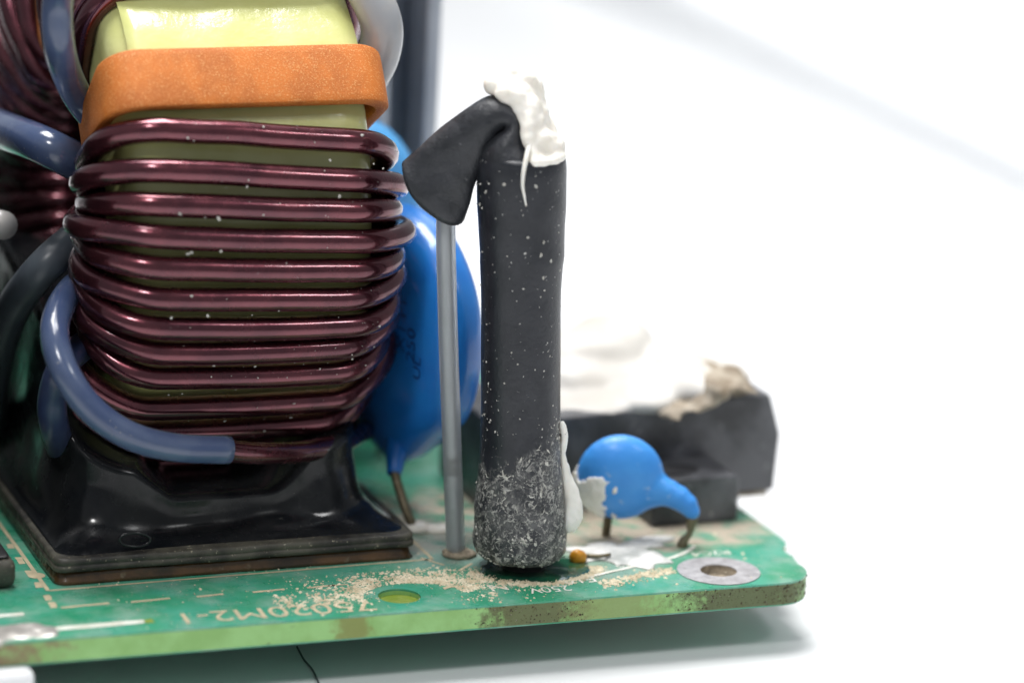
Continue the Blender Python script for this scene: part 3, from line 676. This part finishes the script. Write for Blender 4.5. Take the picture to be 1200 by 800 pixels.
# specks and flakes on the sleeve
def on_rod(y, ang, off=0.0):
    """a point on the sleeve at photo height y, angle ang from straight ahead"""
    zt = vp(611, y, A).z
    zs = [r[0].z for r in rod_rows]; n_ = len(zs)-1
    k = 0
    while k < n_-1 and zs[k+1] < zt: k += 1
    t = min(1, max(0, (zt-zs[k])/max(1e-6, zs[k+1]-zs[k])))
    d = SV*sin(ang)-HV*cos(ang)
    def cr(r): c = sum(r, Vector())/len(r); return c, (r[0]-c).length
    (c0_, r0_), (c1_, r1_) = cr(rod_rows[k]), cr(rod_rows[k+1])
    c = c0_.lerp(c1_, t); r = r0_+(r1_-r0_)*t
    return c+d*(r+off), d
pts = []
for i in range(150):
    y = random.uniform(190, 545); a = random.uniform(-1.5, 1.5); pts.append(on_rod(y, a))
for i in range(28): pts.append(on_rod(random.gauss(472, 24), random.gauss(-0.5, 0.5)))
obj('dust_specks', crumbs(pts, 0.002, 0.016, 0.5), M['crumbw'], fuse, smooth=False, kind='stuff')
pts = []
for i in range(700):
    a = random.uniform(-1.5, 1.5); ylim = 532-50*(a/1.5)+random.gauss(0, 8)
    if noise.noise(Vector((a*3, i*0.37, 0)))+0.3*random.gauss(0, 1) < 0.0: continue
    pts.append(on_rod(random.uniform(min(ylim, 640), 650), a))
V, F = crumbs(pts, 0.003, 0.018, 0.4)
for i in range(65):
    a = random.uniform(-1.45, 1.45); y = 650-random.uniform(0, 1)**1.1*(132+45*(a/1.5)); hd = random.uniform(0, 2*pi); wd = random.uniform(0.002, 0.006)*(2.4 if i % 9 == 0 else 1)
    k0 = len(V); m = random.choice((3, 4))
    st = random.uniform(1.6, 4.0)
    for j in range(m):
        t = j/(m-1); p, d = on_rod(min(650, y), a, 0.003+0.010*random.random())
        T = (SV*cos(hd)+Vector((0, 0, 1))*sin(hd)); sd = T.cross(d).normalized(); ww = wd*(0.25+sin(pi*t))*random.uniform(0.4, 1.5)
        V += [p-sd*ww*random.uniform(0.5, 1.5), p+sd*ww]
        a += st*cos(hd)/52; y -= st*sin(hd); hd += random.gauss(0, 0.45)
    for j in range(m-1): F.append((k0+2*j, k0+2*j+2, k0+2*j+3, k0+2*j+1))
obj('residue_flakes', (V, F), M['crumbw'], fuse, smooth=False, kind='stuff')

# resin pool, white smear and amber bead on the board beside the fuse
def puddle(cx, cy, rx, ry, h, seed, n=40, rough=0.25):
    rows = []
    for s, z in ((1.0, 0.0015), (0.97, h*0.35), (0.85, h*0.75), (0.6, h), (0.25, h*1.05), (0.02, h*1.05)):
        row = []
        for k in range(n):
            a = 2*pi*k/n; q = 1+rough*noise.noise(Vector((cos(a)*1.6+seed, sin(a)*1.6, seed)))+rough*0.5*noise.noise(Vector((cos(a)*4+seed, sin(a)*4, seed)))
            x, y = cx+rx*s*q*cos(a), cy+ry*s*q*sin(a); row.append(Vector((x, y, max(0.0015, z*(1+0.7*noise.noise(Vector((x*8, y*8, seed))))))))
        rows.append(row)
    return tomesh(loft(rows))
sm1 = obj('silicone_smear', puddle(0.62, 0.04, 0.34, 0.21, 0.024, 3.1, n=72, rough=0.95), M['smear'])
sm1['label'] = 'white silicone smeared flat on the board right of the fuse foot'; sm1['category'] = 'smear'
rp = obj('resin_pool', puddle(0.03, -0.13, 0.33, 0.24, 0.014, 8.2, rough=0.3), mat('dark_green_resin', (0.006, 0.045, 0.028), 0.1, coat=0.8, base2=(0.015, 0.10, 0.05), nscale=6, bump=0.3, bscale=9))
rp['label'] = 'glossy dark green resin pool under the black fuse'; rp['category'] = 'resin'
bp = at(675, 659)
bd = obj('amber_bead', blob([(bp+Vector((0, 0, 0.035)), (0.048, 0.045, 0.045)), (bp+Vector((0.03, 0.0, 0.03)), (0.04, 0.04, 0.04))], 0.009, 0.008, 20), M['amber'])
bd['label'] = 'small amber resin bead beside the foot of the fuse'; bd['category'] = 'bead'
tw = [(0.36, -0.05, 0.03), (0.45, -0.085, 0.03), (0.52, -0.09, 0.035)]
tg = obj('wire_offcut', tube(spline(tw, 6), 0.012, 8), M['oldwire']); tg['label'] = 'short tarnished wire offcut lying in the white smear'; tg['category'] = 'wire'

# ================= blue ceramic capacitor by the pad =================
B = Vector((1.045, 0.046, 0))
cap = thing('ceramic_capacitor', 'small sky blue ceramic capacitor leaning over, white glue on its left side', 'capacitor', B)
def cs(x, y, r, d=0.0, thin=1.0):
    c = vp(x, y, B)+HV*d; return (c, r/190*1.0, thin)
bm = bmesh.new()
rot = Matrix.Rotation(-YAW, 4, 'Z')
for x, y, r, th, d in ((727, 562, 51, 0.50, 0.06), (757, 573, 27, 0.62, 0.05), (770, 576, 20, 0.75, 0.04), (783, 579, 16.5, 0.85, 0.03), (795, 584, 15, 0.9, 0.02), (805, 591, 13, 0.95, 0.01), (811, 599, 10, 1, 0)):
    c = vp(x, y, B)+HV*d; rr = r/193.0
    bmesh.ops.create_icosphere(bm, subdivisions=3, radius=1, matrix=Matrix.Translation(c) @ rot @ Matrix.Diagonal((rr, rr*th, rr, 1)))
me = bpy.data.meshes.new('c'); bm.to_mesh(me); bm.free()
def remesh(me, vox, it):
    o = bpy.data.objects.new('tmp', me); COL.objects.link(o); m = o.modifiers.new('r', 'REMESH'); m.mode = 'VOXEL'; m.voxel_size = vox
    s = o.modifiers.new('s', 'SMOOTH'); s.iterations = it; s.factor = 0.5
    out = bpy.data.meshes.new_from_object(o.evaluated_get(bpy.context.evaluated_depsgraph_get())); bpy.data.objects.remove(o); return out
obj('capacitor_body', remesh(me, 0.014, 8), M['bluesmall'], cap)
obj('lead', tube(spline([vp(812, 600, B), vp(810, 612, B), vp(808, 624, B)-HV*.01, vp(801, 634, B), vp(799, 645, B)], 6), 0.028, 10, rf=lambda t: 0.027+0.008*sin(t*9)), M['oldwire'], cap)
obj('lead', tube(spline([vp(715, 600, B)+HV*.1, vp(712, 620, B)+HV*.12, vp(710, 640, B)+HV*.14], 5), 0.027, 10), M['oldwire'], cap)
c_ = vp(727, 562, B)+HV*0.06; rr = 51/193.0
bm = bmesh.new(); bmesh.ops.create_uvsphere(bm, u_segments=200, v_segments=130, radius=1)
kill = []
for f in bm.faces:
    q = f.calc_center_median(); nz_ = noise.noise(q*3.2+Vector((4, 1, 2)))+0.30*noise.noise(q*7)
    if not (q.y < 0.55 and q.x < -0.24+0.45*nz_ and q.z < 0.0+0.45*nz_ and q.z > -0.95): kill.append(f)
bmesh.ops.delete(bm, geom=kill, context='FACES')
for v in bm.verts:
    q = v.co.copy(); v.co = q*(1.035+0.05*noise.noise(q*5)+0.02*noise.noise(q*14)); v.co.x -= 0.04
T_ = Matrix.Translation(c_) @ rot @ Matrix.Diagonal((rr, rr*0.50, rr, 1))
bmesh.ops.transform(bm, matrix=T_, verts=bm.verts)
r_ = bmesh.ops.extrude_face_region(bm, geom=bm.faces[:])
for v in [e for e in r_['geom'] if isinstance(e, bmesh.types.BMVert)]: v.co = c_+(v.co-c_)*0.94
bmesh.ops.recalc_face_normals(bm, faces=bm.faces)
me = bpy.data.meshes.new('glue_patch'); bm.to_mesh(me); bm.free()
obj('glue_patch', me, M['glue'], cap, label='chalky white glue smeared over the left of the blue body')

# ================= big blue disc capacitor =================
D = Vector((-0.43, 0.68, 0))
disc = thing('disc_capacitor', 'large blue disc capacitor standing between the winding and the black fuse', 'capacitor', D)
dc = vp(470, 408, D)+HV*0.46
ang = radians(-58)   # in-plane horizontal direction of the disc, relative to the picture's right
dirx = (SV*cos(ang)+HV*sin(ang)).normalized(); dn = Vector((dirx.y, -dirx.x, 0))
if dn.dot(HV) > 0: dn = -dn
Rm = Matrix(((dirx.x, dn.x, 0, dc.x), (dirx.y, dn.y, 0, dc.y), (0, 0, 1, dc.z), (0, 0, 0, 1)))
NSD = 64; rows = []
R0 = 0.755
for s, t in ((0.02, .19), (0.4, .19), (0.72, .185), (0.86, .165), (0.95, .12), (0.99, .06), (1.0, 0), (0.99, -.06), (0.95, -.12), (0.86, -.165), (0.72, -.185), (0.4, -.19), (0.02, -.19)):
    row = []
    for k in range(NSD):
        a = 2*pi*k/NSD; x, z = R0*s*cos(a), R0*s*sin(a)
        if z < 0:   # the coating runs down to the lead
            f = max(0, -z/R0-0.6)/0.4; lx = (x+0.0)*(1-0.30*f*s); z = z-0.08*f*f*s; x = lx
        row.append(Rm @ Vector((x, t, z)))
    rows.append(row)
obj('disc_body', tomesh(loft(rows)), M['bluecap'], disc)
le = [vp(462, 545, D)+HV*.17, vp(462, 562, D)+HV*.12, vp(470, 585, D)+HV*.06, vp(480, 608, D), vp(488, 624, D)]
obj('coated_lead', tube(spline([vp(468, 510, D)+HV*.40, vp(463, 538, D)+HV*.25, vp(461, 562, D)+HV*.12], 6), 0.05, 12, rf=lambda t: 0.10-0.055*t), M['bluecap'], disc)
obj('lead', tube(spline(le, 6), 0.03, 10), M['oldwire'], disc)
obj('lead_joint', blob([(Vector((-0.43, 0.68, 0.02)), (0.08, 0.08, 0.04)), (Vector((-0.28, 0.66, 0.01)), (0.10, 0.07, 0.03))], 0.014, 0.01, 10), M['glue'], disc)
def dtext(s, x, z, size, rotd):
    cu = bpy.data.curves.new('t', 'FONT'); cu.body = s; cu.size = size; cu.align_x = 'CENTER'; cu.align_y = 'CENTER'; cu.resolution_u = 3
    o = bpy.data.objects.new('t', cu); COL.objects.link(o)
    me = bpy.data.meshes.new_from_object(o.evaluated_get(bpy.context.evaluated_depsgraph_get())); bpy.data.objects.remove(o)
    # print plane: x along the disc, y up, lying 0.003 outside its near face
    T = Matrix(((dirx.x, 0, dn.x, 0), (dirx.y, 0, dn.y, 0), (0, 1, 0, 0), (0, 0, 0, 1)))
    me.transform(Matrix.Translation(dc+dirx*x+dn*0.1935+Vector((0, 0, z))) @ T @ Matrix.Rotation(radians(rotd), 4, 'Z'))
    return obj('printed_mark', me, M['ink'], disc, smooth=False)
dtext('X1Y1', 0.30, 0.12, 0.15, 90); dtext('250', 0.42, 0.02, 0.14, 90); dtext('UL', 0.50, -0.10, 0.12, 90)

# second blue disc and grey heat sink further back
D2 = Vector((-0.23, 2.2, 0))
M['bluelit'] = mat('highlit_blue_epoxy', (0.10, 0.40, 0.80), 0.4, coat=0.4)  # blue made paler: blurred highlights put into the base colour
disc2 = thing('disc_capacitor', 'blurred blue disc capacitor, its highlights painted pale, behind the winding, before the grey metal', 'capacitor', (D2.x, D2.y, 0))
c2 = vp(418, 258, D2)
rows = []
for s, t in ((0.02, .16), (0.6, .16), (0.88, .13), (0.98, .06), (1.0, 0), (0.98, -.06), (0.88, -.13), (0.6, -.16), (0.02, -.16)):
    rows.append([c2+SV*0.42*s*cos(2*pi*k/40)*1.0+HV*t+Vector((0, 0, 0.66*s*sin(2*pi*k/40))) for k in range(40)])
obj('disc_body', tomesh(loft(rows)), M['bluelit'], disc2)
for dx in (-0.2, 0.2):
    obj('lead', tube([c2+SV*dx+Vector((0, 0, -0.5)), Vector((c2.x+SV.x*dx, c2.y+SV.y*dx, 0))], 0.03, 8), M['wire'], disc2)
hs = thing('heat_sink', 'tall grey aluminium heat sink standing blurred behind the choke', 'heat sink', (0.2, 3.2, 0))
e = vp(497, 120, (0.2, 3.0, 0)); xr = e.x
obj('back_plate', box(xr-1.6, xr, 3.0, 3.12, 0.004, 4.6, 0.015, 2), M['metal'], hs)
for i in range(5):
    x = xr-0.07-0.33*i
    obj('fin', box(x-0.05, x+0.05, 2.62, 3.0, 0.004, 4.6, 0.012, 2), M['metal'], hs)

# ================= black socket block at the right rear =================
soc = thing('black_connector', 'scuffed black connector block at the board edge with white silicone on top', 'connector', (1.3, 1.2, 0))
# body: chamfered right end, overhanging the board
def prism_y(poly, y0, y1):
    n = len(poly); V = [(x, y0, z) for x, z in poly]+[(x, y1, z) for x, z in poly]
    F = [tuple(range(n))[::-1], tuple(n+i for i in range(n))]+[(i, (i+1) % n, n+(i+1) % n, n+i) for i in range(n)]
    return tomesh((V, F))
def bev(me, w_, seg=3):
    bm = bmesh.new(); bm.from_mesh(me); bmesh.ops.bevel(bm, geom=bm.edges[:], offset=w_, segments=seg, profile=0.5, affect='EDGES'); bm.to_mesh(me); bm.free(); return me
obj('connector_body', bev(prism_y([(0.10, 0.006), (1.66, 0.006), (1.66, 0.03), (2.015, 0.03), (2.035, 0.40), (1.95, 0.66), (1.35, 0.67), (1.30, 0.62), (0.10, 0.58)], 0.85, 1.75), 0.018), M['blackbox'], soc, smooth=False)
fs_ = obj('front_step', bev(prism_y([(1.0, 0.006), (1.572, 0.006), (1.572, 0.275), (1.54, 0.30), (1.0, 0.29)], 0.42, 0.846), 0.016), M['blackbox'], soc, smooth=False)
vv = ring(1.20, 0.60, 0.17, 24, 0.09)
obj('recess_shade', plate(vv, [], 0.296, 0.302), M['ferrite'], fs_, smooth=False)  # flat dark oval, the shade of a hollow put into its colour
obj('brown_residue', box(1.70, 1.98, 0.86, 1.2, -0.005, 0.028, 0.01), M['brown'], soc)
S0 = Vector((1.3, 0.95, 0))
def ss(x, y, rx, rz, d=0.0): return (vp(x, y, S0)+HV*d, (rx/190, 0.30, rz/190))
g = [ss(640, 476, 60, 17), ss(700, 474, 50, 17), ss(755, 466, 45, 15, .05), ss(800, 452, 30, 14, .1), ss(815, 452, 18, 20, .0), ss(850, 447, 30, 12, .25), ss(700, 452, 80, 18, .35), ss(640, 440, 70, 30, .5), ss(720, 425, 50, 22, .7), ss(700, 432, 60, 24, .55), ss(800, 440, 34, 13, .4), ss(840, 452, 26, 9, .3)]
obj('silicone_mass', blob(g, 0.03, 0.02, 2.5, smooth=26), M['offwhite'], soc, label='white silicone mass poured over the top')
g = [ss(828, 447, 17, 12, -.02), ss(845, 444, 13, 10, .05), ss(812, 458, 16, 10, -.03), ss(795, 466, 18, 8, -.05), ss(775, 474, 16, 6, -.06), ss(858, 450, 16, 7, .1), ss(872, 455, 12, 5, .1)]
obj('brown_glue', blob(g, 0.03, 0.05, 5, smooth=3), M['brown'], soc, label='brown scorched glue lump on the top edge')

# ================= under the board =================
ft = thing('board_foot', 'white plastic foot under the board at the lower left', 'foot', (-3.4, -0.45, TZ))
obj('foot_block', box(-4.2, -3.065, -0.70, 0.2, TZ+0.001, -0.142, 0.06, 4), M['whiteplastic'], ft)
hp = [at(348, 757, TZ+.012), at(356, 772, TZ+.012), at(366, 784, TZ+.012), at(374, 802, TZ+.012), at(380, 830, TZ+.012)]
hr = obj('fibre', tube(spline(hp, 6), 0.006, 6), M['hair']); hr['label'] = 'thin dark fibre lying on the table in front of the board'; hr['category'] = 'fibre'
